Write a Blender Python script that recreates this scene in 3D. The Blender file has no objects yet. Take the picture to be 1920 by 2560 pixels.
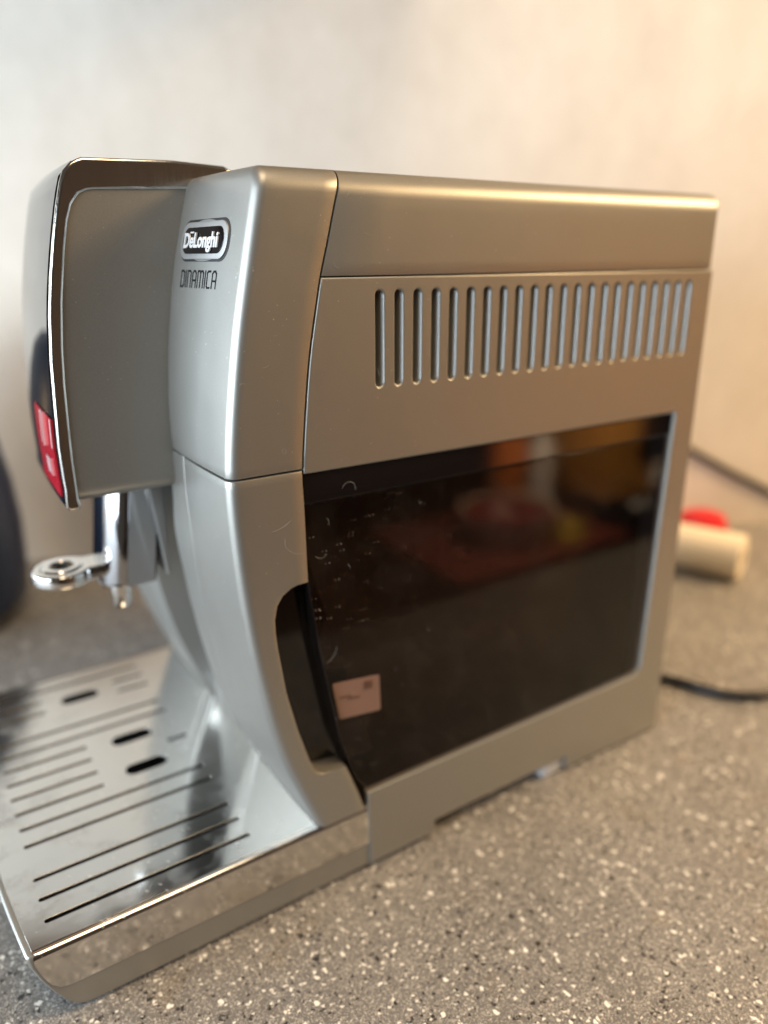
import bpy, bmesh, math, random
from mathutils import Vector, Matrix
from math import radians as R, sin, cos, pi
random.seed(7)
S = bpy.context.scene
COL = S.collection

# ------------------------------------------------------------------ camera
cd = bpy.data.cameras.new('camera'); cam = bpy.data.objects.new('camera', cd); COL.objects.link(cam); S.camera = cam
cd.sensor_fit = 'VERTICAL'; cd.sensor_height = 36.0; cd.lens = 1892.1 / 2560 * 36
cd.clip_start = 0.01; cd.clip_end = 50
YAW, PITCH, ROLL = R(56.8324), R(18.62696), R(-0.22957)
fw = Vector((cos(YAW)*cos(PITCH), sin(YAW)*cos(PITCH), -sin(PITCH)))
rt = Vector((sin(YAW), -cos(YAW), 0)); up = rt.cross(fw)
rt2 = rt*cos(ROLL) + up*sin(ROLL); up2 = -rt*sin(ROLL) + up*cos(ROLL)
M = Matrix((rt2, up2, -fw)).transposed().to_4x4(); M.translation = Vector((-0.003123, -0.289095, 0.327717))
cam.matrix_world = M
cd.dof.use_dof = True; cd.dof.focus_distance = 0.315; cd.dof.aperture_fstop = 3.0; cd.dof.aperture_blades = 0

# ------------------------------------------------------------------ world, lamps, exposure
W = bpy.data.worlds.new('World'); S.world = W; W.use_nodes = True
bg = W.node_tree.nodes['Background']; bg.inputs[0].default_value = (0.80, 0.68, 0.56, 1); bg.inputs[1].default_value = 0.11
def area(name, loc, target, sx, sy, power, col):
    l = bpy.data.lights.new(name, 'AREA'); l.shape = 'RECTANGLE'; l.size = sx; l.size_y = sy; l.energy = power; l.color = col
    o = bpy.data.objects.new(name, l); COL.objects.link(o); o.location = loc
    o.rotation_euler = (Vector(target) - Vector(loc)).to_track_quat('-Z', 'Y').to_euler(); return o
area('window_light', (-1.5, 0.20, 0.40), (0.2, 0.20, 0.05), 2.1, 0.80, 80, (0.76, 0.89, 1.0))
area('warm_lamp', (1.70, -0.75, 1.20), (1.55, -0.60, 0.0), 0.8, 0.8, 60, (1.0, 0.68, 0.36))
area('ceiling_lamp', (0.10, -0.60, 1.80), (0.30, 0.05, 0.1), 0.9, 0.9, 19, (1.0, 0.76, 0.50))
area('room_fill', (1.60, -0.95, 0.75), (2.15, -1.70, -0.5), 0.4, 0.4, 125, (1.0, 0.78, 0.52))  # added lamp, aimed at the furniture reflected in the tank to brighten it
S.view_settings.view_transform = 'Standard'; S.view_settings.look = 'None'; S.view_settings.exposure = 0; S.view_settings.gamma = 1
S.cycles.max_bounces = 8; S.cycles.caustics_reflective = False; S.cycles.caustics_refractive = False
S.cycles.sample_clamp_indirect = 6.0

# ------------------------------------------------------------------ helpers
def interp(x, xs, ys):
    if x <= xs[0]: return ys[0]
    for i in range(1, len(xs)):
        if x <= xs[i]:
            t = (x - xs[i-1]) / (xs[i] - xs[i-1]); return ys[i-1] + t*(ys[i]-ys[i-1])
    return ys[-1]
def smooth(xs, ys):                      # Catmull-Rom style smooth lookup (natural-looking curves from few points)
    def f(x):
        n = len(xs)
        if x <= xs[0]: return ys[0] + (x-xs[0])*(ys[1]-ys[0])/(xs[1]-xs[0])
        if x >= xs[-1]: return ys[-1] + (x-xs[-1])*(ys[-1]-ys[-2])/(xs[-1]-xs[-2])
        i = max(k for k in range(n-1) if xs[k] <= x)
        m = lambda k: ((ys[min(k+1,n-1)]-ys[max(k-1,0)])/(xs[min(k+1,n-1)]-xs[max(k-1,0)]))
        h = xs[i+1]-xs[i]; t = (x-xs[i])/h
        return ((2*t**3-3*t**2+1)*ys[i] + (t**3-2*t**2+t)*h*m(i) + (-2*t**3+3*t**2)*ys[i+1] + (t**3-t**2)*h*m(i+1))
    return f
def link(name, me, mat=None, parent=None):
    o = bpy.data.objects.new(name, me); COL.objects.link(o)
    if mat is not None:
        me.materials.clear(); me.materials.append(mat)
    if parent is not None: o.parent = parent
    return o
def finish(me, ang=35, sm=True):
    me.validate(); me.update()
    if sm:
        for p in me.polygons: p.use_smooth = True
        me.set_sharp_from_angle(angle=R(ang))
def mesh(name, verts, faces, mat, parent=None, sm=True, ang=35, fix=True):
    me = bpy.data.meshes.new(name); me.from_pydata([tuple(v) for v in verts], [], faces)
    if fix:
        bm = bmesh.new(); bm.from_mesh(me); bmesh.ops.remove_doubles(bm, verts=bm.verts, dist=1e-6)
        bmesh.ops.recalc_face_normals(bm, faces=bm.faces); bm.to_mesh(me); bm.free()
    finish(me, ang, sm); return link(name, me, mat, parent)
def grid(name, rows, mat, parent=None, ang=35, flip=False, closed=False):
    n = len(rows[0]); v = [p for r in rows for p in r]; f = []
    for i in range(len(rows)-1):
        for j in range(n if closed else n-1):
            a, b, c, d = i*n+j, i*n+(j+1) % n, (i+1)*n+(j+1) % n, (i+1)*n+j
            f.append((a, d, c, b) if flip else (a, b, c, d))
    return mesh(name, v, f, mat, parent, ang=ang, fix=False)
def inset(poly, d):                      # move a closed polygon inward (d>0); orientation independent
    a = sum(poly[i][0]*poly[(i+1) % len(poly)][1]-poly[(i+1) % len(poly)][0]*poly[i][1] for i in range(len(poly)))
    s = 1 if a > 0 else -1; n = len(poly); out = []
    for i in range(n):
        p0, p, p1 = Vector(poly[i-1]), Vector(poly[i]), Vector(poly[(i+1) % n])
        e0 = (p-p0).normalized(); e1 = (p1-p).normalized()
        n0 = Vector((-e0.y, e0.x))*s; n1 = Vector((-e1.y, e1.x))*s
        m = n0+n1
        if m.length < 1e-6: m = n0
        m.normalize(); k = max(0.35, m.dot(n0)); out.append(tuple(p+m*d/k))
    return out
def round_poly(pts, rad, seg=6):         # pts: list of (x,y) or (x,y,r)
    n = len(pts); out = []
    for i in range(n):
        p = Vector(pts[i][:2]); a = Vector(pts[i-1][:2]); b = Vector(pts[(i+1) % n][:2])
        r = pts[i][2] if len(pts[i]) > 2 else rad
        if r <= 0: out.append(tuple(p)); continue
        u = (a-p).normalized(); w = (b-p).normalized(); ang = u.angle(w)
        if ang > pi-0.02: out.append(tuple(p)); continue
        t = min(r/math.tan(ang/2), (a-p).length*0.49, (b-p).length*0.49); r2 = t*math.tan(ang/2)
        c = p+(u+w).normalized()*(r2/sin(ang/2)); s0 = p+u*t-c; s1 = p+w*t-c
        tot = s0.angle(s1); sg = 1 if s0.x*s1.y-s0.y*s1.x > 0 else -1
        for k in range(seg+1):
            th = sg*tot*k/seg; out.append((c.x+s0.x*cos(th)-s0.y*sin(th), c.y+s0.x*sin(th)+s0.y*cos(th)))
    return out
def flat_mesh(outlines, depth, bevel=0.0, bres=2):   # filled 2D outlines (holes allowed), front at z=0, back at z=-depth
    cu = bpy.data.curves.new('tmp', 'CURVE'); cu.dimensions = '2D'; cu.fill_mode = 'BOTH'
    cu.extrude = max(1e-6, depth/2-bevel); cu.bevel_depth = bevel; cu.bevel_resolution = bres
    for pl in outlines:
        sp = cu.splines.new('POLY'); sp.points.add(len(pl)-1); sp.use_cyclic_u = True
        for i, p in enumerate(pl): sp.points[i].co = (p[0], p[1], 0, 1)
    o = bpy.data.objects.new('tmp', cu); COL.objects.link(o)
    me = bpy.data.meshes.new_from_object(o.evaluated_get(bpy.context.evaluated_depsgraph_get()))
    bpy.data.objects.remove(o); bpy.data.curves.remove(cu)
    for v in me.vertices: v.co.z -= depth/2
    bm = bmesh.new(); bm.from_mesh(me); bmesh.ops.remove_doubles(bm, verts=bm.verts, dist=1e-6); bm.normal_update()
    for e in bm.edges:
        c = [abs(f.normal.z) > .999 for f in e.link_faces]
        e.smooth = not (len(c) == 2 and (c[0] != c[1] or e.calc_face_angle(0) > 0.8))
    for f in bm.faces: f.smooth = True
    bm.to_mesh(me); bm.free()
    return me
def side_panel(name, outlines, y0, depth, bevel, mat, parent, ang=35):   # outline in (X,Z), front face on plane y=y0 facing -Y
    me = flat_mesh([inset(outlines[0], bevel)] + [inset(h, -bevel) for h in outlines[1:]], depth, bevel)
    me.name = name; me.transform(Matrix(((1,0,0,0),(0,0,-1,y0),(0,1,0,0),(0,0,0,1)))); me.update()
    return link(name, me, mat, parent)
def top_panel(name, outlines, z0, depth, bevel, mat, parent, ang=35):    # outline in (X,Y), top at z0
    me = flat_mesh([inset(outlines[0], bevel)] + [inset(h, -bevel) for h in outlines[1:]], depth, bevel)
    me.name = name; me.transform(Matrix.Translation((0,0,z0))); me.update(); return link(name, me, mat, parent)
def box(name, lo, hi, mat, parent=None, bev=0.0, seg=2):
    bm = bmesh.new(); bmesh.ops.create_cube(bm, size=1)
    for v in bm.verts: v.co = Vector([lo[k]+(v.co[k]+0.5)*(hi[k]-lo[k]) for k in range(3)])
    if bev: bmesh.ops.bevel(bm, geom=bm.edges[:], offset=bev, segments=seg, profile=0.5, affect='EDGES')
    me = bpy.data.meshes.new(name); bm.to_mesh(me); bm.free(); finish(me); return link(name, me, mat, parent)
def lathe(name, prof, mat, parent=None, seg=48, loc=(0,0,0), rot=None):   # prof: list of (r, z)
    rows = [[(r*cos(2*pi*j/seg), r*sin(2*pi*j/seg), z) for j in range(seg)] for r, z in prof]
    o = grid(name, rows, mat, parent, closed=True, ang=40); o.location = loc
    if rot: o.rotation_euler = rot
    return o
def tube(name, pts, rad, mat, parent=None, seg=12, smoothen=8):
    P = [Vector(p) for p in pts]; fine = []
    if smoothen:
        for i in range(len(P)-1):
            a, b, c, d = P[max(i-1,0)], P[i], P[i+1], P[min(i+2,len(P)-1)]
            for k in range(smoothen):
                t = k/smoothen
                fine.append(0.5*((2*b)+(c-a)*t+(2*a-5*b+4*c-d)*t*t+(3*b-a-3*c+d)*t**3))
        fine.append(P[-1])
    else: fine = P
    rows = []
    for i, p in enumerate(fine):
        t = (fine[min(i+1,len(fine)-1)]-fine[max(i-1,0)]).normalized()
        ref = Vector((0,0,1)) if abs(t.z) < 0.95 else Vector((1,0,0))
        a = t.cross(ref).normalized(); b = a.cross(t)
        rows.append([tuple(p+rad*(a*cos(2*pi*j/seg)+b*sin(2*pi*j/seg))) for j in range(seg)])
    return grid(name, rows, mat, parent, closed=True, ang=60)
def thing(name, label, cat, loc=(0,0,0), group=None):
    o = bpy.data.objects.new(name, None); COL.objects.link(o); o.location = loc; o.empty_display_size = 0.02
    o['label'] = label; o['category'] = cat
    if group: o['group'] = group
    return o
def tag(o, label, cat): o['label'] = label; o['category'] = cat; return o
def struct(o, label=None):
    o['kind'] = 'structure'
    if label: o['label'] = label
    return o

# ------------------------------------------------------------------ materials
class NT:
    def __init__(s, name):
        s.m = bpy.data.materials.new(name); s.m.use_nodes = True; s.t = s.m.node_tree; s.b = s.t.nodes['Principled BSDF']
        s.out = s.t.nodes['Material Output']; s.tc = s.n('ShaderNodeTexCoord')
    def n(s, k, **kw):
        x = s.t.nodes.new(k)
        for a, v in kw.items(): setattr(x, a, v)
        return x
    def l(s, a, b): s.t.links.new(a, b)
    def set(s, **kw):
        for k, v in kw.items(): s.b.inputs[k.replace('_', ' ')].default_value = v
        return s
    def co(s, scale=(1,1,1)):
        mp = s.n('ShaderNodeMapping'); s.l(s.tc.outputs['Object'], mp.inputs['Vector']); mp.inputs['Scale'].default_value = scale; return mp.outputs[0]
    def noise(s, scale, vec=None, detail=3, rough=0.5):
        x = s.n('ShaderNodeTexNoise'); x.inputs['Scale'].default_value = scale; x.inputs['Detail'].default_value = detail; x.inputs['Roughness'].default_value = rough
        s.l(vec or s.tc.outputs['Object'], x.inputs['Vector']); return x
    def voro(s, scale, feature='F1', vec=None):
        x = s.n('ShaderNodeTexVoronoi'); x.feature = feature; x.inputs['Scale'].default_value = scale
        s.l(vec or s.tc.outputs['Object'], x.inputs['Vector']); return x
    def math(s, op, a, b=None, clamp=False):
        x = s.n('ShaderNodeMath'); x.operation = op; x.use_clamp = clamp
        for i, v in enumerate((a, b)):
            if v is None: continue
            if isinstance(v, (int, float)): x.inputs[i].default_value = v
            else: s.l(v, x.inputs[i])
        return x.outputs[0]
    def mapr(s, v, a, b, c, d):
        x = s.n('ShaderNodeMapRange'); s.l(v, x.inputs[0])
        for i, k in enumerate((a, b, c, d)): x.inputs[i+1].default_value = k
        return x.outputs[0]
    def mix(s, fac, a, b):
        x = s.n('ShaderNodeMix'); x.data_type = 'RGBA'
        if isinstance(fac, (int, float)): x.inputs[0].default_value = fac
        else: s.l(fac, x.inputs[0])
        for i, v in ((6, a), (7, b)):
            if isinstance(v, tuple): x.inputs[i].default_value = (*v, 1)
            else: s.l(v, x.inputs[i])
        return x.outputs[2]
    def bump(s, h, strength, dist=0.0002):
        x = s.n('ShaderNodeBump'); x.inputs['Strength'].default_value = strength; x.inputs['Distance'].default_value = dist
        s.l(h, x.inputs['Height']); s.l(x.outputs[0], s.b.inputs['Normal'])
    def specks(s, scale, thr, size, vec=None):      # sparse dust grains
        if vec is None:
            q = s.n('ShaderNodeSeparateXYZ'); s.l(s.tc.outputs['Object'], q.inputs[0]); cb = s.n('ShaderNodeCombineXYZ')
            s.l(s.math('ADD', q.outputs[0], s.math('MULTIPLY', q.outputs[1], 0.73)), cb.inputs[0]); s.l(s.math('ADD', q.outputs[2], s.math('MULTIPLY', q.outputs[1], 0.41)), cb.inputs[1]); vec = cb.outputs[0]
        v = s.voro(scale, vec=vec); v.voronoi_dimensions = '2D'; sep = s.n('ShaderNodeSeparateColor'); s.l(v.outputs['Color'], sep.inputs[0])
        on = s.math('GREATER_THAN', sep.outputs[0], thr); sz = s.math('MULTIPLY', sep.outputs[1], size)
        return s.math('MULTIPLY', on, s.math('LESS_THAN', v.outputs['Distance'], sz))

def silver(name, base=(0.328, 0.321, 0.298), metal=0.74, rough=0.43):
    k = NT(name); k.set(Metallic=metal, Roughness=rough)
    f = k.noise(2600, detail=2); tone = k.mapr(f.outputs[0], 0.3, 0.7, 0.94, 1.06)
    sc = k.n('ShaderNodeVectorMath'); sc.operation = 'SCALE'; sc.inputs[0].default_value = base; k.l(tone, sc.inputs['Scale'])
    d1 = k.specks(520, 0.97, 0.15); d2 = k.specks(190, 0.98, 0.06)
    dust = k.math('MULTIPLY', k.math('MAXIMUM', d1, d2), 0.55)
    k.l(k.mix(dust, sc.outputs[0], (0.75, 0.72, 0.68)), k.b.inputs['Base Color'])
    sm = k.noise(38, detail=4, rough=0.65); smm = k.mapr(sm.outputs[0], 0.35, 0.75, rough-0.012, rough+0.02)
    k.l(k.math('ADD', smm, k.math('MULTIPLY', dust, 0.4)), k.b.inputs['Roughness'])
    k.bump(f.outputs[0], 0.05, 0.0001); return k.m
SILVER = silver('satin_silver_plastic')
SILVER2 = silver('silver_inner_plastic', (0.36, 0.355, 0.345), 0.6, 0.47)
def simple(name, col, metal=0, rough=0.5, **kw):
    k = NT(name); k.set(Base_Color=(*col, 1), Metallic=metal, Roughness=rough, **kw); return k
def chrome(name, col=(0.72, 0.71, 0.69), rough=0.07, brushed=None):
    k = simple(name, col, 1.0, rough)
    if brushed:
        st = k.noise(60, k.co(brushed), 4, 0.6); k.bump(st.outputs[0], 0.03, 0.0002)
        k.l(k.mapr(st.outputs[0], 0.3, 0.7, rough-0.04, rough+0.10), k.b.inputs['Roughness'])
    return k.m
CHROME = chrome('polished_chrome')
BRUSH = chrome('brushed_chrome_band', (0.52, 0.50, 0.47), 0.13, (40, 1, 1.5))
k = simple('polished_steel_tray', (0.66, 0.64, 0.61), 1.0, 0.10)
st = k.noise(30, k.co((1, 45, 45)), 5, 0.65); sm = k.noise(45, detail=5, rough=0.7)
rg = k.math('ADD', k.mapr(st.outputs[0], 0.3, 0.7, 0.09, 0.13), k.mapr(sm.outputs[0], 0.48, 0.72, 0.0, 0.22))
dd = k.specks(420, 0.94, 0.16)
k.l(k.mix(k.math('MULTIPLY', dd, 0.6), (0.66, 0.64, 0.61), (0.85, 0.82, 0.78)), k.b.inputs['Base Color'])
k.l(k.math('ADD', rg, k.math('MULTIPLY', dd, 0.5)), k.b.inputs['Roughness']); 
STEEL = k.m
BLACK = simple('matt_black_plastic', (0.008, 0.008, 0.009), 0, 0.6).m
k = simple('gloss_black_plastic', (0.006, 0.005, 0.006), 0, 0.06); GLOSS = k.m
k = simple('gloss_black_front', (0.008, 0.008, 0.010), 0, 0.03, IOR=1.55); FRONTGLOSS = k.m
# tinted tank wall: thin smoked plastic, clear brown tint under a glossy skin, dusty towards the front
k = NT('smoked_tank_plastic'); k.t.nodes.remove(k.b)
tr = k.n('ShaderNodeBsdfTransparent'); tr.inputs[0].default_value = (0.80, 0.73, 0.70, 1)
gl = k.n('ShaderNodeBsdfGlossy'); gl.inputs['Roughness'].default_value = 0.03; df = k.n('ShaderNodeBsdfDiffuse'); df.inputs[0].default_value = (0.75, 0.72, 0.68, 1)
fr0 = k.n('ShaderNodeFresnel'); fr0.inputs['IOR'].default_value = 1.34; ge = k.n('ShaderNodeNewGeometry'); frx = k.math('MULTIPLY', fr0.outputs[0], k.math('SUBTRACT', 1.0, ge.outputs['Backfacing']))
sp = k.math('MAXIMUM', k.specks(620, 0.965, 0.22), k.specks(230, 0.972, 0.11))
mk = k.n('ShaderNodeMapRange'); sx = k.n('ShaderNodeSeparateXYZ'); k.l(k.tc.outputs['Object'], sx.inputs[0]); k.l(sx.outputs[0], mk.inputs[0])
for i, v in enumerate((0.15, 0.24, 1.0, 0.25)): mk.inputs[i+1].default_value = v
spk = k.math('MULTIPLY', sp, mk.outputs[0]); film = k.noise(28, detail=5, rough=0.7); filmv = k.mapr(film.outputs[0], 0.5, 0.8, 0.0, 0.012)
fac = k.math('ADD', k.math('MULTIPLY', spk, 0.30), filmv)
m1 = k.n('ShaderNodeMixShader'); k.l(frx, m1.inputs[0]); k.l(tr.outputs[0], m1.inputs[1]); k.l(gl.outputs[0], m1.inputs[2])
m2 = k.n('ShaderNodeMixShader'); k.l(fac, m2.inputs[0]); k.l(m1.outputs[0], m2.inputs[1]); k.l(df.outputs[0], m2.inputs[2]); k.l(m2.outputs[0], k.out.inputs[0]); TANK = k.m
# terrazzo-like worktop
k = NT('speckled_stone_worktop'); k.set(Roughness=0.42)
base = k.mix(k.mapr(k.noise(9, detail=3).outputs[0], 0.35, 0.65, 0, 1), (0.145, 0.138, 0.132), (0.190, 0.183, 0.177))
gr = k.noise(900, detail=3, rough=0.7); base = k.mix(k.mapr(gr.outputs[0], 0.35, 0.68, 0, 1), k.mix(0.5, base, (0.095, 0.088, 0.082)), base)
stn = k.noise(26, detail=4); base = k.mix(k.math('MULTIPLY', k.mapr(stn.outputs[0], 0.60, 0.72, 0, 1), 0.30), base, (0.20, 0.13, 0.05))
wob = k.noise(500, detail=2); wv = k.n('ShaderNodeVectorMath'); wv.operation = 'MULTIPLY_ADD'; k.l(wob.outputs['Color'], wv.inputs[0]); wv.inputs[1].default_value = (0.0016,)*3; k.l(k.tc.outputs['Object'], wv.inputs[2])
def chips(scale, thr, edge, col, base, colvar=0.25, squash=(1,1,1), off=0.0):
    mp = k.n('ShaderNodeMapping'); k.l(wv.outputs[0], mp.inputs[0]); mp.inputs['Scale'].default_value = squash; mp.inputs['Location'].default_value = (off, off*1.7, 0.0)
    v = k.voro(scale, vec=mp.outputs[0]); e = k.voro(scale, 'DISTANCE_TO_EDGE', vec=mp.outputs[0])
    v.voronoi_dimensions = '2D'; e.voronoi_dimensions = '2D'
    sep = k.n('ShaderNodeSeparateColor'); k.l(v.outputs['Color'], sep.inputs[0])
    on = k.math('GREATER_THAN', sep.outputs[0], thr)
    lim = k.math('ADD', k.math('MULTIPLY', sep.outputs[1], edge), edge*0.5)
    msk = k.math('MULTIPLY', on, k.math('GREATER_THAN', e.outputs['Distance'], lim))
    var = k.mix(k.math('MULTIPLY', sep.outputs[2], colvar*2), col, tuple(c*0.45 for c in col))
    return k.mix(msk, base, var)
base = chips(1700, 0.60, 0.12, (0.50, 0.46, 0.41), base, 0.45)
base = chips(950, 0.83, 0.14, (0.55, 0.52, 0.47), base, 0.45, off=0.13)
base = chips(700, 0.94, 0.10, (0.030, 0.026, 0.024), base, 0.1, off=0.31)
base = chips(480, 0.94, 0.14, (0.25, 0.24, 0.22), base, 0.4, off=0.47)
base = chips(360, 0.975, 0.15, (0.022, 0.020, 0.018), base, 0.1, off=0.77)
base = chips(560, 0.955, 0.13, (0.80, 0.76, 0.69), base, 0.12, (1, 1.25, 1), off=0.21)
base = chips(350, 0.974, 0.14, (0.86, 0.83, 0.76), base, 0.10, (1.25, 1, 1), off=0.57)
k.l(base, k.b.inputs['Base Color']); k.bump(gr.outputs[0], 0.18, 0.0003)
k.l(k.mapr(k.noise(60, detail=4).outputs[0], 0.3, 0.7, 0.34, 0.55), k.b.inputs['Roughness']); STONE = k.m
# wall: matt pale textured wallpaper
k = NT('pale_wallpaper'); k.set(Roughness=0.85)
wn = k.noise(11, k.co((1, 1, 0.7)), 5, 0.7); wf = k.noise(160, k.co((1, 1, 0.25)), 3)
k.l(k.mix(k.mapr(wn.outputs[0], 0.33, 0.67, 0, 1), (0.655, 0.59, 0.51), (0.75, 0.69, 0.61)), k.b.inputs['Base Color']); k.bump(wf.outputs[0], 0.3, 0.001); WALL = k.m

# ------------------------------------------------------------------ the setting
struct(mesh('worktop', [(-1.6,-0.255,0),(2.6,-0.255,0),(2.6,2.2,0),(-1.6,2.2,0),(-1.6,-0.255,-0.04),(2.6,-0.255,-0.04),(2.6,2.2,-0.04),(-1.6,2.2,-0.04)],
     [(0,1,2,3),(0,4,5,1),(4,7,6,5),(1,5,6,2),(2,6,7,3),(3,7,4,0)], STONE, sm=False), 'grey brown speckled stone worktop with pale and dark chips')
wd = Vector((0.897-0.13, 0.22-0.59, 0)).normalized(); wn_ = Vector((-wd.y, wd.x, 0)); w0 = Vector((0.13, 0.59, 0))
A, B = w0-wd*1.6, w0+wd*1.9
struct(mesh('room_wall', [A, B, B+Vector((0,0,2.4)), A+Vector((0,0,2.4)), A+wn_*0.1, B+wn_*0.1, B+wn_*0.1+Vector((0,0,2.4)), A+wn_*0.1+Vector((0,0,2.4))],
     [(0,1,2,3),(5,4,7,6),(0,3,7,4),(1,5,6,2),(3,2,6,7),(0,4,5,1)], WALL, sm=False), 'pale papered wall behind the worktop')

# the dim room in front of the worktop, seen only as reflections in the tank
FLOORM = simple('dark_floor_boards', (0.035, 0.022, 0.016), 0, 0.5).m; ROOMM = simple('dim_brown_paint', (0.055, 0.040, 0.034), 0, 0.9).m
struct(mesh('floor', [(-1.6,-3.2,-.9),(5.2,-3.2,-.9),(5.2,2.2,-.9),(-1.6,2.2,-.9)], [(0,1,2,3)], FLOORM, sm=False))
uc = box('upper_shade_box', (-1.0,-.30,0), (.42,-.001,.7), simple('brown_shade_box', (.20,.12,.07), 0, .5).m, None, .004)  # unseen box added over the worktop to shade the upper wall
uc.location = w0-wn_*.001+Vector((0,0,.63)); uc.rotation_euler.z = math.atan2(wd.y, wd.x); struct(uc)
struct(box('far_wall', (-1.6,-3.3,-.9), (5.2,-3.2,1.6), ROOMM)); struct(box('end_wall', (5.2,-3.3,-.9), (5.3,2.2,1.6), ROOMM))
WOOD = NT('orange_wood'); wn2 = WOOD.noise(4, WOOD.co((1, 1, 9)), 4); WOOD.l(WOOD.mix(wn2.outputs[0], (0.66, 0.32, 0.06), (0.50, 0.21, 0.04)), WOOD.b.inputs['Base Color']); WOOD.set(Roughness=0.4)
DARK = simple('dark_wood', (0.022, 0.014, 0.012), 0, 0.4).m
cb = thing('wooden_cabinet', 'orange wood cabinet with a dark glass door reflected in the black tank', 'cabinet', (2.62, -1.62, -.9))
box('carcass', (-.30,-.40,.30), (.45,0,1.25), WOOD.m, cb, .006); box('plinth', (-.30,-.40,0), (.45,0,.2995), DARK, cb, .006); box('glass_door', (-.15,-.001,.44), (.38,.012,1.0), GLOSS, cb, .003)
box('paper_note', (-.06,.0,.335), (.06,.004,.415), simple('note_paper', (.7,.7,.68), 0, .7).m, cb); box('handle', (-.17,.0,.245), (-.06,.02,.272), simple('pale_handle', (.75,.76,.74), 0, .4).m, cb, .004)
sb = thing('sideboard', 'low dark sideboard reflected in the black tank under the basin', 'sideboard', (1.85, -1.70, -.9))
box('body', (-.42,-.30,.04), (.38,.26,.222), DARK, sb, .004); box('top_board', (-.43,-.31,.2222), (.39,.27,.2395), simple('red_brown_board', (.16,.035,.028), 0, .4).m, sb, .003); box('base', (-.40,-.28,0), (.36,.22,.0398), DARK, sb)
bs = thing('wash_basin', 'pale round basin with a dark red inside reflected in the black tank', 'basin', (1.80, -1.64, -.66))
lathe('basin_bowl', [(.0001,.0005),(.10,.0005),(.15,.06),(.17,.12),(.18,.125),(.165,.12)], simple('cream_plastic', (.62,.52,.44), 0, .4).m, bs); lathe('basin_lining', [(.164,.119),(.14,.06),(.09,.022),(.0001,.02)], simple('dark_red_lining', (.22,.03,.03), 0, .4).m, bs)
oc = thing('orange_canister', 'tall orange canister with a dark lid reflected in the black tank', 'canister', (1.99, -1.86, -.66))
lathe('can', [(.0001,.0005),(.075,.0005),(.078,.01),(.078,.34),(.0001,.34)], simple('orange_enamel', (.60,.17,.03), 0, .4).m, oc, 32); lathe('lid', [(.079,.341),(.080,.36),(.07,.372),(.0001,.374)], DARK, oc, 32)
wb = thing('white_bottle', 'pale bottle beside the orange canister reflected in the black tank', 'bottle', (2.15, -1.84, -.66))
lathe('bottle_body', [(.0001,.0005),(.055,.0005),(.057,.01),(.055,.24),(.035,.29),(.022,.31),(.022,.345)], simple('pale_glaze', (.66,.62,.58), 0, .3).m, wb, 32); lathe('stopper', [(.0235,.346),(.0235,.37),(.0001,.372)], DARK, wb, 24)
yb = thing('yellow_box', 'small yellow box in front of the basin reflected in the black tank', 'box', (1.97, -1.50, -.66))
box('carton', (-.05,-.035,.0005), (.05,.035,.07), simple('yellow_card', (.62,.42,.05), 0, .5).m, yb, .003); box('flap', (-.0515,-.0365,.0702), (.0515,.0365,.084), simple('yellow_card_lid', (.45,.30,.05), 0, .5).m, yb, .002)

# ------------------------------------------------------------------ the coffee machine
mc = thing('coffee_machine', 'silver bean to cup coffee machine with chrome framed head, slotted side and black water tank', 'coffee machine')
YW = 0.242                                                    # full width
Xf = smooth([.044,.0949,.1396,.1812,.2167,.2393,.2663,.2992,.3271,.3596], [.1446,.1258,.1163,.111,.1086,.1085,.1111,.1161,.1219,.129])
Xi_u = smooth([0.2378, 0.255, 0.2771, 0.2983, 0.319, 0.3391, 0.3568, 0.365], [0.1077, 0.1077, 0.1092, 0.1119, 0.1154, 0.1201, 0.125, 0.1278])
Xseam = smooth([.2374,.2462,.2624,.2782,.2917,.3086,.32,.3341,.3466,.358,.3627], [.1433,.1439,.1455,.1473,.1493,.1526,.155,.1589,.1621,.1653,.1665])
def Xi(z): return Xi_u(z) if z > 0.2378 else Xf(z)-0.0008*max(0.0, (z-.044)/0.1938)
def front_x(y, z): return Xf(z)+(Xi(z)-Xf(z))*(y-.005)/.065
Y1 = 0.070
GAP = 0.0004; BV = 0.0006
def fascia_section(z, xe, yi, d=0.0, ds=None, ret=0.16, lipx=0.004):
    ds = d if ds is None else ds
    r = max(0.0048-min(d, ds), 0.0012); xf, xi = Xf(z)+d, front_x(yi, z)+d
    pts = [(xe, max(lipx, ds), z), (xe, BV+ds, z), (xe-BV*0.3, BV*0.3+ds, z), (xe-BV, ds, z)]
    x1 = xf+r
    for t in (0.2, 0.4, 0.6, 0.8): pts.append((xe-BV+(x1-xe+BV)*t, ds, z))
    for a in range(9):
        th = a/8*pi/2; pts.append((xf+r-r*sin(th), ds+r-r*cos(th), z))
    y0 = ds+r
    for t in (0.15, 0.35, 0.55, 0.75, 0.92): pts.append((xf+(xi-xf)*t - 0.0006*sin(pi*t), y0+(yi-0.001-y0)*t, z))
    pts += [(xi+.0002, yi-.0005, z), (xi+.0007, yi, z), (ret, yi, z)]
    return pts
def mirror_y(rows): return [[(x, YW-y, z) for x, y, z in r] for r in rows]
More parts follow.
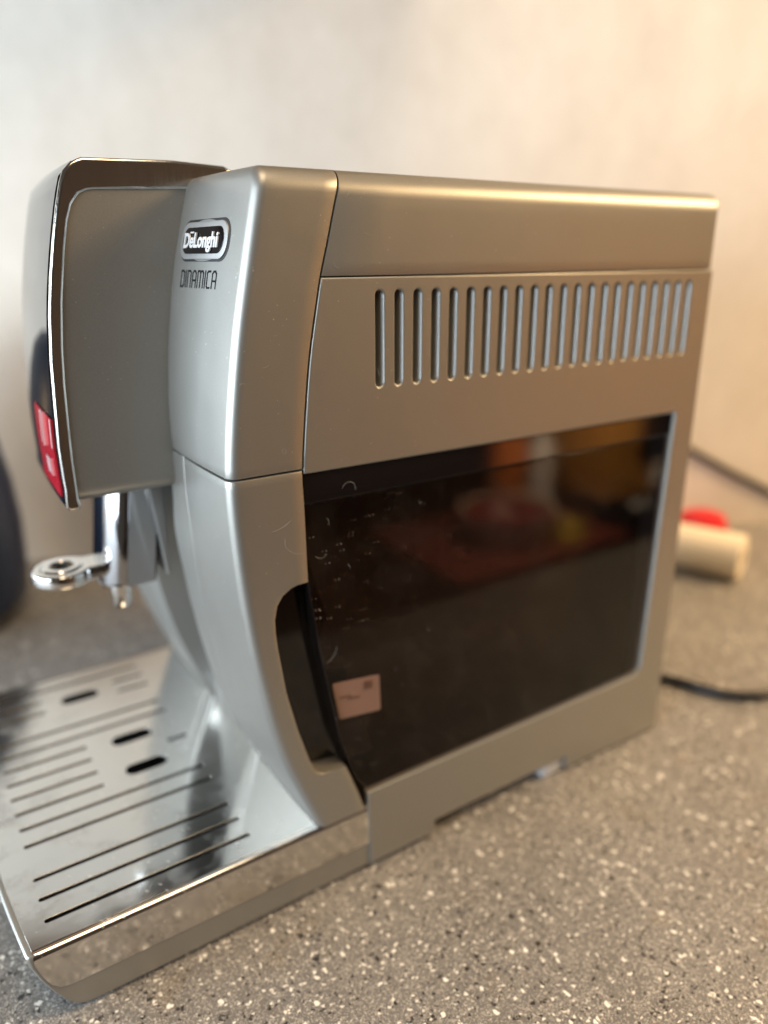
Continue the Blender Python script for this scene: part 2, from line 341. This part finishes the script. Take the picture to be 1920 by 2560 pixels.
# upper front fascia
def upper_fascia():
    rows = []; zb, zt = 0.2392, 0.362; Rs, Rf = 0.0095, 0.0045
    rows.append(fascia_section(zb, Xseam(zb)-GAP, Y1, 0.004)); rows.append(fascia_section(zb, Xseam(zb)-GAP, Y1, BV))
    rows.append(fascia_section(zb+BV*.3, Xseam(zb)-GAP, Y1, BV*.3))
    n = 34
    for i in range(n+1):
        z = zb+BV+(zt-Rs-zb-BV)*i/n; rows.append(fascia_section(z, Xseam(z)-GAP, Y1))
    for a in range(1, 10):
        th = a/9*pi/2; z = zt-Rs+Rs*sin(th)
        zz = (z-(zt-Rf))/Rf; df = Rf*(1-math.sqrt(max(0, 1-zz*zz))) if zz > 0 else 0
        rows.append(fascia_section(z, Xseam(z)-GAP, Y1, df, Rs*(1-cos(th))))
    rows.append(fascia_section(zt+.0003, Xseam(zt)-GAP, Y1, 0.02, 0.03)); rows.append(fascia_section(zt+.0004, Xseam(zt)-GAP, Y1, 0.03, 0.055))
    return rows
UR = upper_fascia()
fascia = grid('front_fascia', UR, SILVER, mc, flip=True)
grid('front_fascia', mirror_y(UR), SILVER, mc)
# lower front fascia (with the finger recess beside the tank)
REC = [(.1442,.1849),(.1387,.1848),(.1351,.1838),(.1307,.1811),(.1277,.1768),(.1262,.1702),(.1262,.163),(.1268,.1557),(.1301,.1298),(.1352,.1072),(.1404,.0889),(.1428,.0815),(.1448,.0785),(.1485,.0768),(.1622,.0752)]
def Xe_low(z):
    if z >= .1849: return interp(z, [.1849,.1981,.2205,.2368,.24], [.1442,.144,.1438,.1433,.1433])-GAP
    if z > .0752: return interp(z, [p[1] for p in REC[::-1]], [p[0] for p in REC[::-1]])
    return interp(z, [.03,.0388,.0565,.0752], [.1775,.1746,.1690,.1622])-GAP
YL = smooth([.044,.09,.146,.1942,.2386], [.078,.073,.0640,.0570,.0545])
def lower_fascia():
    rows = []; zt, zb = 0.2384, 0.0432
    zs = [zt-BV-(zt-BV-zb)*i/60 for i in range(61)] + [p[1] for p in REC] + [.18488,.1845,.07515,.0760]
    rows.append(fascia_section(zt, Xe_low(zt), YL(zt), 0.004)); rows.append(fascia_section(zt, Xe_low(zt), YL(zt), BV)); rows.append(fascia_section(zt-BV*.3, Xe_low(zt), YL(zt), BV*.3))
    for z in sorted(set(zs), reverse=True): rows.append(fascia_section(z, Xe_low(z), YL(z), lipx=0.012, ret=Xf(z)+0.012))
    return rows
LR = lower_fascia()
grid('lower_fascia', LR, SILVER, mc); grid('lower_fascia', mirror_y(LR), SILVER, mc, flip=True)
# bay liner between the two columns
def bay():
    rows = []; YR = smooth([.044,.1563,.1927,.2115,.2385], [.090,.0865,.086,.0800,.075])
    for i in range(45):
        z = .2385-(.2385-.043)*i/44; yl = YL(z)+.0004; yr = max(YR(z), yl+.004); half = []
        half.append((front_x(yl, z)+.002, yl, z)); half.append((front_x(yl, z)+.0006, yl, z)); half.append((front_x(yl, z)+.0003, yl+.0006, z))
        xr = front_x(yr, z)+.0003; xb = max(.1462, xr)
        half.append((front_x(yl, z)+.0003+(xr-front_x(yl, z)-.0003)*.5, (yl+yr)/2, z)); half.append((xr, yr-.0026, z)); half.append((xr, yr-.002, z)); half.append((xr+.0006, yr-.0006, z)); half.append((xr+.002, yr, z)); half.append((xb, yr+.006, z)); half.append((xb+.001, yr+.010, z))
        rows.append(half+[(x, YW-y, zz) for x, y, zz in half[::-1]])
    return rows
grid('bay_liner', bay(), SILVER, mc, ang=14)
# recess floor beside the tank
side_panel('finger_recess', [[(.122,.19),(.150,.19),(.185,.07),(.138,.07),(.125,.13)]], 0.0115, 0.002, 0.0003, GLOSS, mc)
# lid with rounded long edges
def lid():
    Rr = 0.0105; zt = .362; prof = [(.005,.3201),(BV,.3201),(BV*.3,.3201+BV*.3),(0,.3201+BV)]
    for i in range(1, 7): prof.append((0, .3201+BV+(zt-Rr-.3201-BV)*i/6))
    for a in range(1, 11): th = a/10*pi/2; prof.append((Rr-Rr*cos(th), zt-Rr+Rr*sin(th)))
    prof += [(.03, zt+.0003), (.075, zt+.0005)]; prof = prof+[(YW-y, z) for y, z in prof[::-1]]
    cols = []
    def col(xfun, d):
        return [(xfun(z), min(max(y, d), YW-d) if True else y, min(z, zt+.0005-d)) for y, z in prof]
    cols.append(col(lambda z: Xseam(z)+GAP, .004)); cols.append(col(lambda z: Xseam(z)+GAP, BV)); cols.append(col(lambda z: Xseam(z)+GAP+BV*.3, BV*.3)); cols.append(col(lambda z: Xseam(z)+GAP+BV, 0))
    for t in (.1,.25,.4,.55,.7,.85): cols.append(col(lambda z: (Xseam(z)+GAP+BV)*(1-t)+.417*t, 0))
    for a in range(0, 8): th = a/7*pi/2; d = .005*(1-cos(th)); cols.append(col(lambda z: .417+.005*sin(th), d))
    cols.append(col(lambda z: .422, .1))
    return cols
grid('machine_lid', lid(), SILVER, mc, flip=True)
# side body panel with slots and the tank opening
out = [(Xseam(.3195)+GAP, .3197), (.4215, .3197), (.4218, .001)]
out += [(.330, .0032), (.330, .0125), (.2212, .0128), (.2212, .0042), (.1765, .0042), (.1752, .035), (.1749, .0528)]
out += [(.392, .0536), (.3966, .0575), (.4022, .2358)]
out += [(.145, .2366), (.1438, .2368)] + [(Xseam(z)+GAP, z) for z in (.2462,.2543,.2624,.27,.2782,.285,.2917,.30,.3086,.314)]
holes = []
for i in range(22):
    xc = .18398+.0102907*i; hw = .0021
    holes.append([(xc+hw*cos(pi*k/8), .3118+hw*sin(pi*k/8)) for k in range(9)] + [(xc-hw*cos(pi*k/8), .2738-hw*sin(pi*k/8)) for k in range(9)])
side_panel('side_panel', [out]+holes, 0.0, 0.0052, 0.0009, SILVER, mc)
fs = [[(x, z) for x, z in out]]
me = flat_mesh(fs, 0.004); me.name = 'far_side_panel'; me.transform(Matrix(((1,0,0,0),(0,0,-1,YW),(0,1,0,0),(0,0,0,1)))); finish(me); link('far_side_panel', me, SILVER, mc)
box('rear_panel', (.4195,.004,.004), (.4222,YW-.004,.3195), BLACK, mc, .0005)
VENT = silver('vent_plastic', (0.33, 0.335, 0.33), 0.8, 0.42)
wz0, wz1 = .2722, .3134
wme = bpy.data.meshes.new('vent_slat'); wme.from_pydata([(.0001,.0052,wz0),(.0022,.0006,wz0),(.0022,.0052,wz0),(.0001,.0052,wz1),(.0022,.0006,wz1),(.0022,.0052,wz1)], [], [(0,1,4,3),(1,2,5,4),(0,3,5,2),(0,2,1),(3,4,5)]); wme.update()
for i in range(22):
    o = link('vent_slat', wme, VENT, mc); o.location = (.18398+.0102907*i, 0, 0)
box('slot_floor', (.165,.0054,.266), (.415,.0065,.3185), SILVER, mc)
box('inner_chassis', (.150,.030,.008), (.418,YW-.005,.352), BLACK, mc)
# water tank
tank = [(.1440,.2212),(.4012,.2212),(.3968,.0600),(.3925,.0548),(.1757,.0542),(.168,.0645),(.1608,.0885),(.1551,.118),(.1503,.146),(.1462,.172),(.1447,.186)]
side_panel('water_tank', [tank], 0.0022, 0.0016, 0.0005, TANK, mc)
side_panel('tank_lid', [[(.1438,.2364),(.4019,.2354),(.4013,.2219),(.1440,.2219)]], 0.0018, 0.004, 0.0006, GLOSS, mc)
side_panel('tank_edge', [[(.1432,.2225),(.1442,.2225),(.1453,.186),(.1513,.145),(.1612,.0905),(.1688,.066),(.1762,.0545),(.1745,.0545),(.1670,.066),(.1592,.0905),(.1492,.145),(.1436,.186)]], 0.0026, 0.009, 0.0006, GLOSS, mc)
st_ = side_panel('tank_sticker', [round_poly([(.1572,.1239),(.1853,.1202),(.1862,.0985),(.1612,.1018)], .0012)], 0.0046, 0.0003, 0, simple('sticker_paper', (0.60, 0.55, 0.54), 0, 0.7).m, mc)
GREYINK = simple('faded_ink', (0.30, 0.22, 0.20), 0, 0.8).m
side_panel('sticker_or_reflection_mark', [[(.1760,.1192),(.1808,.1186),(.1808,.1142),(.1760,.1148)]], 0.0042, 0.0002, 0, GREYINK, st_)
for zz, a, b in ((.1128,.166,.173),(.1150,.161,.168)): side_panel('sticker_line', [[(a,zz),(b,zz-.001),(b,zz-.0017),(a,zz-.0007)]], 0.0042, 0.0002, 0, GREYINK, st_)
# feet
FOOT = simple('lit_grey_foot', (0.55, 0.55, 0.56), 0, 0.4).m  # paler than the other feet: window light put into the colour
for x, y, m_ in ((.312,.003,FOOT),(.312,.200,FOOT),(.226,.020,BLACK),(.226,.200,BLACK)):
    box('foot', (x, y, .0003), (x+.020, y+.026, .0135), m_, mc, .002)
# ---------------- control head
HO = [(0.1520, 0.3640), (0.144, 0.3676), (0.120, 0.3687), (0.0813, 0.3678), (0.0788, 0.3668), (0.0764, 0.3655), (0.0732, 0.3623), (0.0713, 0.3578), (0.0687, 0.3488), (0.0655, 0.3352), (0.0623, 0.3194), (0.0599, 0.3042), (0.0579, 0.2847), (0.057, 0.2686), (0.056, 0.2466), (0.0561, 0.2325), (0.0564, 0.2269), (0.0558, 0.2182), (0.057, 0.2164), (0.0615, 0.2164)]
HI = [(0.0626, 0.2181), (0.062, 0.2209), (0.062, 0.2271), (0.0619, 0.2404), (0.0624, 0.2575), (0.063, 0.2742), (0.0642, 0.2903), (0.0665, 0.3098), (0.0702, 0.3306), (0.0729, 0.3426), (0.0752, 0.349), (0.0785, 0.3532), (0.0815, 0.3546), (0.0844, 0.3552), (0.125, 0.3568), (0.1498, 0.3574)]
YH = 0.0692; YH2 = YW-YH-.004
hf = side_panel('head_frame', [HO+HI], YH, YH2-YH, 0.0013, BRUSH, mc, ang=25)
for v in hf.data.vertices:
    if v.co.y > YH+.02: v.co.x += .0058
HX = smooth([p[1] for p in HI[:14]], [p[0] for p in HI[:14]])
def head():
    sec = []; zb, r = HI[0][1]+.0006, .0085; z_hi = HI[13][1]+.003
    for i in range(13): sec.append((Y1+.0002, z_hi-(z_hi-zb-r)*i/12))
    for a in range(1, 9): th = a/8*pi/2; sec.append((Y1+.0002+r-r*cos(th), zb+r-r*sin(th)))
    sec += [(YW/2, zb-.0003)]; sec = sec+[(YH2-.001-(y-Y1), z) for y, z in sec[:-1][::-1]]
    rows = []
    for y, z in sec:
        x0 = HX(min(z, HI[13][1]-.0004)) - .0022 + (.0075 if y > .13 else 0); rows.append([(x0+.0006*k_, y+(.0006 if k_ == 0 and y < .09 else 0), z) for k_ in (0, 1)] + [(x0+.0006+(.132-x0)*t, y, z) for t in (.1,.3,.5,.7,.85,1)])
    return rows
grid('head_shell', head(), SILVER, mc)
def front_strip(y0, y1, z0, z1, off, n=24):
    f = smooth([p[1] for p in HO[4:18][::-1]], [p[0] for p in HO[4:18][::-1]]); rows = []
    for i in range(n+1):
        z = z0+(z1-z0)*i/n; x = f(z)-off
        bul = lambda y: .0052*max(0,(y-YH)/.1)**1.6
        rows.append([(x+.0025, y0, z), (x, y0+.0006, z)] + [(x+bul(y0+(y1-y0)*t)*1.0, y0+(y1-y0)*t, z) for t in (.06,.12,.2,.3,.4,.5,.6,.7,.8,.88,.94)] + [(x+bul(y1), y1, z)])
    return rows
grid('control_panel', front_strip(YH+.003, YH2-.0006, HO[17][1]+.001, HO[4][1]-.0005, .0004), FRONTGLOSS, mc)
# ---------------- badge and lettering on the fascia
from mathutils.bvhtree import BVHTree
_fm = fascia.data; BV_T = BVHTree.FromPolygons([v.co.copy() for v in _fm.vertices], [tuple(p.vertices) for p in _fm.polygons])
def on_face(me, yc, zc, lift=0.0, rotdeg=0.0, skew=0.0):     # local (u right, v up, h out) -> fascia front
    for v in me.vertices:
        u, w, h = v.co; y = yc-u; z = zc+w+skew*u; hx = BV_T.ray_cast(Vector((.02, y, z)), Vector((1, 0, 0)))[0].x; v.co = (hx-h-lift, y, z)
def stadium(w, h, r): return round_poly([(-w/2,-h/2),(w/2,-h/2),(w/2,h/2),(-w/2,h/2)], r, 10)
LETTER = simple('bright_badge_letters', (0.80, 0.80, 0.80), 0.35, 0.3).m
YB, ZB = .0393, .3347
def plate(name, w, h, r, thick, lift, mat, parent):
    def dens(p):
        q = []
        for i in range(len(p)):
            a, b = Vector(p[i]), Vector(p[(i+1) % len(p)]); n = max(1, int((b-a).length/.002)); q += [tuple(a+(b-a)*j/n) for j in range(n)]
        return q
    me = flat_mesh([inset(dens(stadium(w, h, r)), min(.0003, thick/2.5))], thick, min(.0003, thick/2.5)); on_face(me, YB, ZB, lift); me.name = name
    bm = bmesh.new(); bm.from_mesh(me); bmesh.ops.recalc_face_normals(bm, faces=bm.faces); bm.to_mesh(me); bm.free(); finish(me); return link(name, me, mat, parent)
badge = plate('badge_shadow', .0480, .0172, .0072, .0004, .0002, BLACK, mc)  # black plate drawn as the shadow line round the badge
plate('badge_rim', .0458, .0152, .0066, .0010, .0009, SILVER2, badge)
plate('badge_plate', .0402, .0108, .0050, .0004, .0011, GLOSS, badge)
def text(name, body, size, mat, parent, yc, zc, width, thick, lift, off=0.0):
    cu = bpy.data.curves.new('t', 'FONT'); cu.body = body; cu.size = size; cu.align_x = 'LEFT'; cu.extrude = thick/2; cu.offset = off; cu.resolution_u = 3
    o = bpy.data.objects.new('t', cu); COL.objects.link(o)
    me = bpy.data.meshes.new_from_object(o.evaluated_get(bpy.context.evaluated_depsgraph_get())); bpy.data.objects.remove(o)
    x0 = min(v.co.x for v in me.vertices); x1 = max(v.co.x for v in me.vertices); s = width/(x1-x0)
    for v in me.vertices: v.co.x = (v.co.x-x0)*s-width/2
    on_face(me, yc, zc, lift); bm = bmesh.new(); bm.from_mesh(me); bmesh.ops.recalc_face_normals(bm, faces=bm.faces); bm.to_mesh(me); bm.free()
    me.name = name; finish(me); return link(name, me, mat, parent)
text('badge_lettering', 'DeLonghi', .0084, LETTER, badge, YB+.0002, ZB-.0027, .0335, .0006, .0016, .00024)
bar = bpy.data.meshes.new('letter_bar'); bar.from_pydata([(.0103,.0036,0),(.0103,.0030,0),(.0066,.0030,0),(.0066,.0036,0)], [], [(0,1,2,3)])
for v in bar.vertices: v.co.x = -v.co.x
on_face(bar, YB, ZB, .0022); bar.update(); link('letter_bar', bar, LETTER, badge)
def ribbon(name, strokes, w, mat, parent, yc, zc, lift, skew=0):
    v, f = [], []
    for s in strokes:
        for i in range(len(s)-1):
            a, b = Vector(s[i]), Vector(s[i+1]); d = (b-a).normalized(); a = a-d*w*.45; b = b+d*w*.45; nn = Vector((-d.y, d.x))*w/2; k0 = len(v)
            v += [(*(a+nn), 0), (*(a-nn), 0), (*(b-nn), 0), (*(b+nn), 0)]; f.append((k0, k0+1, k0+2, k0+3))
    me = bpy.data.meshes.new(name); me.from_pydata(v, [], f); on_face(me, yc, zc, lift, skew=skew)
    for i, vv in enumerate(me.vertices): vv.co.x -= 0.000004*(i//4 % 7)
    me.update(); return link(name, me, mat, parent)
INKK = simple('black_print', (0.006, 0.006, 0.007), 0, 0.7).m; INKK.node_tree.nodes['Principled BSDF'].inputs['Specular IOR Level'].default_value = 0.15
text_h = .0066
def dinamica():
    L = {'D': ([[(0,0),(0,1),(.24,1),(.36,.9),(.36,.12),(.26,0),(0,0)]], .36), 'I': ([[(0,0),(0,1)]], .0),
         'N': ([[(0,0),(0,1),(.24,1),(.34,.9),(.34,0)]], .34), 'A': ([[(0,0),(0,.86),(.1,1),(.26,1),(.36,.86),(.36,0)],[(0,.42),(.36,.42)]], .36),
         'M': ([[(0,0),(0,1),(.2,1),(.28,.9),(.28,0)],[(.28,.9),(.34,1),(.48,1),(.56,.88),(.56,0)]], .56), 'C': ([[(.3,1),(.08,1),(0,.9),(0,.1),(.08,0),(.3,0)]], .3)}
    x = 0; st = []
    for ch in 'DINAMICA':
        s, w = L[ch]; st += [[(x+px, py) for px, py in q] for q in s]; x += w+.20
    W_ = x-.20; return [[((px/W_-.5)*.0355, (py-.5)*text_h) for px, py in q] for q in st]
ribbon('model_lettering', dinamica(), .00085, INKK, mc, .0410, .3189, .00012, 0.0)
# ---------------- spout
ch = [(.0775,.0995),(.1045,.0995),(.1045,.1425),(.0775,.1425)]
DCHROME = chrome('dark_chrome', (0.42, 0.42, 0.43), 0.10)
spo = top_panel('coffee_spout', [round_poly([(.0790,.0985,.0125),(.1050,.0985,.001),(.1050,.1435,.001),(.0790,.1435,.0125)], .001, 10)], .224, .0645, .0012, DCHROME, mc)
for v in spo.data.vertices: v.co.x += (v.co.z-.190)*.13
for y in (.1045,.1375): lathe('nozzle', [(.0002,.1475),(.0036,.1475),(.0050,.1495),(.0055,.161)], CHROME, spo, 24, (.0830, y, 0))
me_r = []
ring = [(.0580+.0158*cos(2*pi*k_/40), .121+.0158*sin(2*pi*k_/40)) for k_ in range(40)]
arm = []
for k_ in range(41):
    th = R(40)+(2*pi-R(80))*k_/40; arm.append((.0580+.0160*cos(th), .121+.0160*sin(th)))
arm += [(.0800,.1107),(.0800,.1313)]
hole = [(.0575+.0100*cos(2*pi*k_/32), .121+.0100*sin(2*pi*k_/32)) for k_ in range(32)]
top_panel('spout_ring', [arm, hole], .1705, .0075, .0015, CHROME, spo)
lathe('ring_lip', [(.0062,.1660),(.0062,.1710),(.0066,.1714),(.0098,.1714),(.0102,.1710),(.0102,.1690)], CHROME, spo, 48, (.0575,.121,0)); lathe('ring_floor', [(.0001,.1655),(.0064,.1655)], BLACK, spo, 32, (.0575,.121,0))
side_panel('spout_guide', [[(.1002,.224),(.1092,.224),(.1088,.163),(.1070,.163)]], .0960, .05, .0008, SILVER2, mc)
# ---------------- drip tray
def tray_front(y): return -0.0028+.0072*((y-.121)/.119)**2-.0019
def tray_base():
    pr = [(.0046,.0412),(.0032,.0424),(.0018,.0428),(.0008,.0425),(.0001,.0416),(.0002,.0400),(.0010,.0360),(.0040,.0270),(.0075,.0190),(.0115,.0115),(.0150,.0068),(.0185,.0044),(.0230,.0036)]
    rows = []
    ys = [.0016,.0017,.0022,.0034]+[.0034+(YW-.0068)*i/24 for i in range(1,24)]+[YW-.0034,YW-.0022,YW-.0017,YW-.0016]
    for j, y in enumerate(ys):
        e = [.0025,.0011,.0004,0]; d = e[j] if j < 4 else (e[len(ys)-1-j] if j >= len(ys)-4 else 0)
        x0 = tray_front(y)
        rows.append([(x0+px+d, y, pz) for px, pz in pr]+[(.178,y,.0036),(.178,y,.0178),(.030,y,.0178)])
    return rows
tb = grid('drip_tray', tray_base(), SILVER, mc, flip=True)
sidepoly = lambda y: [(tray_front(y)+px, y, pz) for px, pz in [(.0003,.0418),(.0010,.0360),(.0040,.0270),(.0075,.0190),(.0115,.0115),(.0150,.0068),(.0185,.0044),(.0230,.0036)]]+[(.1762,y,.0036),(.1762,y,.0416)]
for y in (.0016, YW-.0016):
    pl = sidepoly(.0034); side_panel('tray_side', [[(x+.0008, z) for x, _, z in pl]], y, .002 if y < .1 else .002, .0004, SILVER, tb)
# steel grate: slotted top plate with folded flaps
ZT = .0428
def slot(x0, x1, y, w): 
    return [(x1-w+w*cos(-pi/2+pi*i/8), y+w*sin(-pi/2+pi*i/8)) for i in range(9)]+[(x0+w+w*cos(pi/2+pi*i/8), y+w*sin(pi/2+pi*i/8)) for i in range(9)]
hl = []; wS = .00128
for y in (.0180,.0322,.0464,.0722,.0862,.1558,.1698,.1956,.2098,.2240):
    if y in (.1956,.2098): hl.append(slot(.0925,.1133,y,wS)); hl.append(slot(.0126,.046,y,wS)); continue
    hl.append(slot(.0128,.1133,y,wS))
for y in (.1000,.1140,.1280,.1420): hl.append(slot(.0126,.0597,y,wS))
hl.append(slot(.1030,.1156,.121,wS))
for xc, y in ((.0852,.1045),(.0856,.1375),(.0690,.2030)): hl.append(slot(xc-.0122,xc+.0122,y,.0050))
po = [(.1475,.0045)]+[(.1475,YW-.0045)]+[(tray_front(y)+.0030, y) for y in [YW-.0045-(YW-.009)*i/20 for i in range(21)]]
top_panel('tray_grate', [po]+hl, ZT, .0006, .00015, STEEL, tb)
def flap(y, s):
    rows = []; r = .0032
    prof = [(y+s*(r*1.0), ZT)]+[(y+s*(r-r*sin(a/6*pi/2)), ZT-r+r*cos(a/6*pi/2)) for a in range(1, 7)]
    for yy, zz in prof: rows.append([(tray_front(.0045)+.0030+(.1755-.0055)*t if t > 0 else tray_front(.0045)+.0030, yy, zz) for t in [i/10 for i in range(11)]])
    lowz = .0190; front = [(.0052,.0385),(.0064,.0340),(.0082,.0285),(.0104,.0238),(.0135,.0205),(.0175,.0191),(.022,.0190)]
    for i in range(1, 8):
        fx_, fz = front[i-1]; rows.append([(fx_+(.1755-fx_)*t, prof[-1][0], fz) for t in [i2/10 for i2 in range(11)]])
    rows.append([(p[0], p[1]+s*.0006, p[2]-.0002) for p in rows[-1]])
    return rows
grid('grate_flap', flap(.0008, 1), STEEL, tb, flip=True); grid('grate_flap', flap(YW-.0008, -1), STEEL, tb)
box('tray_shade_block', (.012,.006,.020), (.146,YW-.006,.034), simple('slot_shade_black', (.004,.004,.004), 0, .9).m, tb)  # black block standing in for the shade inside the grate slots

# lint fibres caught on the side and the tank
FIB = simple('grey_lint', (0.42, 0.41, 0.39), 0, 0.8).m; rl_ = random.Random(11); fv, ff = [], []
def fibre(x, z, y, ln, a0, curl):
    pts = []; a = a0; px, pz = x, z; n = 14
    for i in range(n+1):
        pts.append((px, pz)); px += cos(a)*ln/n; pz += sin(a)*ln/n; a += curl*(0.5+rl_.random())/n
    w = .00005
    for i, (px, pz) in enumerate(pts):
        k0 = len(fv); q = pts[min(i+1, n)]; p = pts[max(i-1, 0)]; d = Vector((q[0]-p[0], q[1]-p[1])).normalized()
        yy = y-.00012-.0002*abs(sin(i*.5))
        fv.extend([(px-d.y*w, yy, pz+d.x*w), (px, yy-w, pz), (px+d.y*w, yy, pz-d.x*w)])
        if i: ff.extend([(k0-3, k0, k0+1, k0-2), (k0-2, k0+1, k0+2, k0-1)])
fibre(.1640,.2265,.0018,.011,1.2,-3.0); fibre(.1330,.2085,0,.014,-1.8,2.2); fibre(.1345,.2475,0,.006,.4,5.0)
fibre(.1270,.2130,0,.010,.15,.5); fibre(.1530,.1385,.0022,.010,.3,1.4); fibre(.1490,.1960,.0022,.007,-.9,2.0); fibre(.1560,.2100,.0022,.004,1.0,2.0)
for _ in range(12): fibre(rl_.uniform(.115,.20), rl_.uniform(.245,.355), 0, rl_.uniform(.0015,.004), rl_.uniform(0,6.28), rl_.uniform(-3,3))
for _ in range(5): fibre(rl_.uniform(.15,.22), rl_.uniform(.11,.215), .0022, rl_.uniform(.001,.003), rl_.uniform(0,6.28), rl_.uniform(-3,3))
lt = mesh('lint', fv, ff, FIB, mc); lt['kind'] = 'stuff'
# reflection of a red object, modelled as coloured strips on the glossy front
RED = simple('red_reflection', (0.42, 0.012, 0.022), 0, 0.12).m; WHITE = simple('pale_reflection', (0.62, 0.40, 0.40), 0, 0.2).m
sk = grid('front_reflection', front_strip(YH+.006, YH+.062, HO[17][1]+.004, .2588, .0009, 16), RED, mc)
grid('reflection_band', front_strip(YH+.030, YH+.040, .2420, .2584, .0013, 10), WHITE, sk); grid('reflection_band', front_strip(YH+.0075, YH+.010, .2450, .2584, .0013, 10), WHITE, sk)
grid('sticker_or_reflection_mark', front_strip(YH+.020, YH+.033, .2290, .2375, .0013, 8), WHITE, sk)

# ------------------------------------------------------------------ things around the machine
INK = simple('dark_blue_enamel', (0.014, 0.030, 0.075), 0, 0.35).m
kt = thing('kettle', 'dark blue black kettle with a bright base ring left of the machine', 'kettle', (-0.019, 0.50, 0))
lathe('kettle_body', [(.0001,.014),(.094,.014),(.099,.020),(.102,.05),(.103,.09),(.100,.13),(.093,.17),(.083,.205),(.070,.235),(.052,.262),(.030,.276),(.0001,.280)], INK, kt)
lathe('base_ring', [(.0001,.0005),(.078,.0005),(.081,.003),(.081,.013),(.078,.0155),(.0001,.0155)], CHROME, kt)
lathe('lid_knob', [(.0001,.298),(.010,.298),(.014,.293),(.012,.285),(.008,.278)], INK, kt, 24)
tube('handle', [(-.095,.0,.06),(-.150,.0,.075),(-.165,.0,.14),(-.145,.0,.205),(-.085,.0,.205)], .010, INK, kt)
rb = thing('red_box', 'narrow dark red box standing against the wall behind the spout', 'box', (0.190, 0.558, 0), )
rb.rotation_euler.z = -R(26)
DRED = simple('dark_red_card', (0.16, 0.010, 0.025), 0, 0.4).m
box('carton', (-.020,-.014,.0005), (.020,.0,.165), DRED, rb, .0015); box('carton_lid', (-.0206,-.0146,.150), (.0206,.0006,.168), DRED, rb, .0015)
# cream roll lying on the worktop, red cap behind it
CREAM = simple('cream_paper', (0.82, 0.72, 0.56), 0, 0.6).m
rl = thing('cream_roll', 'cream coloured roll lying on the worktop behind the machine', 'roll', (0.720, 0.125, 0.0245))
rl.rotation_euler = (0, 0, math.atan2(-0.074, -0.052)+pi)
ax = lambda prof, nm, mt: lathe(nm, prof, mt, rl, 48, (0,0,0), (0, R(90), 0))
ax([(.0245,-.16),(.0245,-.002),(.0238,.0),(.0215,.0006),(.009,.0006),(.0085,-.0005),(.0085,-.16)], 'paper', CREAM); ax([(.0086,-.158),(.0086,.0),(.0074,.0),(.0074,-.158)], 'core', simple('card_core', (0.45,0.33,0.2), 0, 0.8).m)
rl.rotation_euler = (0, 0, math.atan2(-.090, .035))
rc = thing('red_tub', 'small red plastic tub upside down behind the cream roll', 'tub', (0.775, 0.212, 0))
REDP = simple('red_plastic', (0.62, 0.012, 0.018), 0, 0.35).m
lathe('tub_wall', [(.0290,.0005),(.0295,.006),(.0270,.030),(.0240,.038),(.015,.0415),(.0001,.0420)], REDP, rc); lathe('rim', [(.0290,.0004),(.0312,.0004),(.0312,.0048),(.0295,.0055)], REDP, rc)
# cables
CAB = simple('black_cable', (0.006, 0.006, 0.007), 0, 0.4).m
off = -wn_*0.0035
def onwall(x, y, z): p = Vector((x, y, z)); p = p-wn_*((p-w0).dot(wn_)); return tuple(p+off)
tag(tube('wall_cable', [onwall(.62,.35,.205),onwall(.72,.30,.152),onwall(.8049,.2569,.1012),onwall(.8507,.2344,.0741),onwall(.9011,.2095,.0466),onwall(.98,.17,.004)], .0036, CAB), 'thin dark cable running down the pale wall on the right', 'cable')
tag(tube('power_cord', [(.424,.105,.030),(.440,.085,.012),(.462,.056,.0045),(.4814,.0335,.0042),(.4905,.0120,.0042),(.4985,-.0040,.0042),(.512,-.0165,.0042),(.530,-.0235,.0042),(.56,-.027,.0042),(.62,-.02,.0042),(.72,.01,.0042)], .0037, CAB), 'thick black power cord lying on the worktop behind the machine', 'power cord')
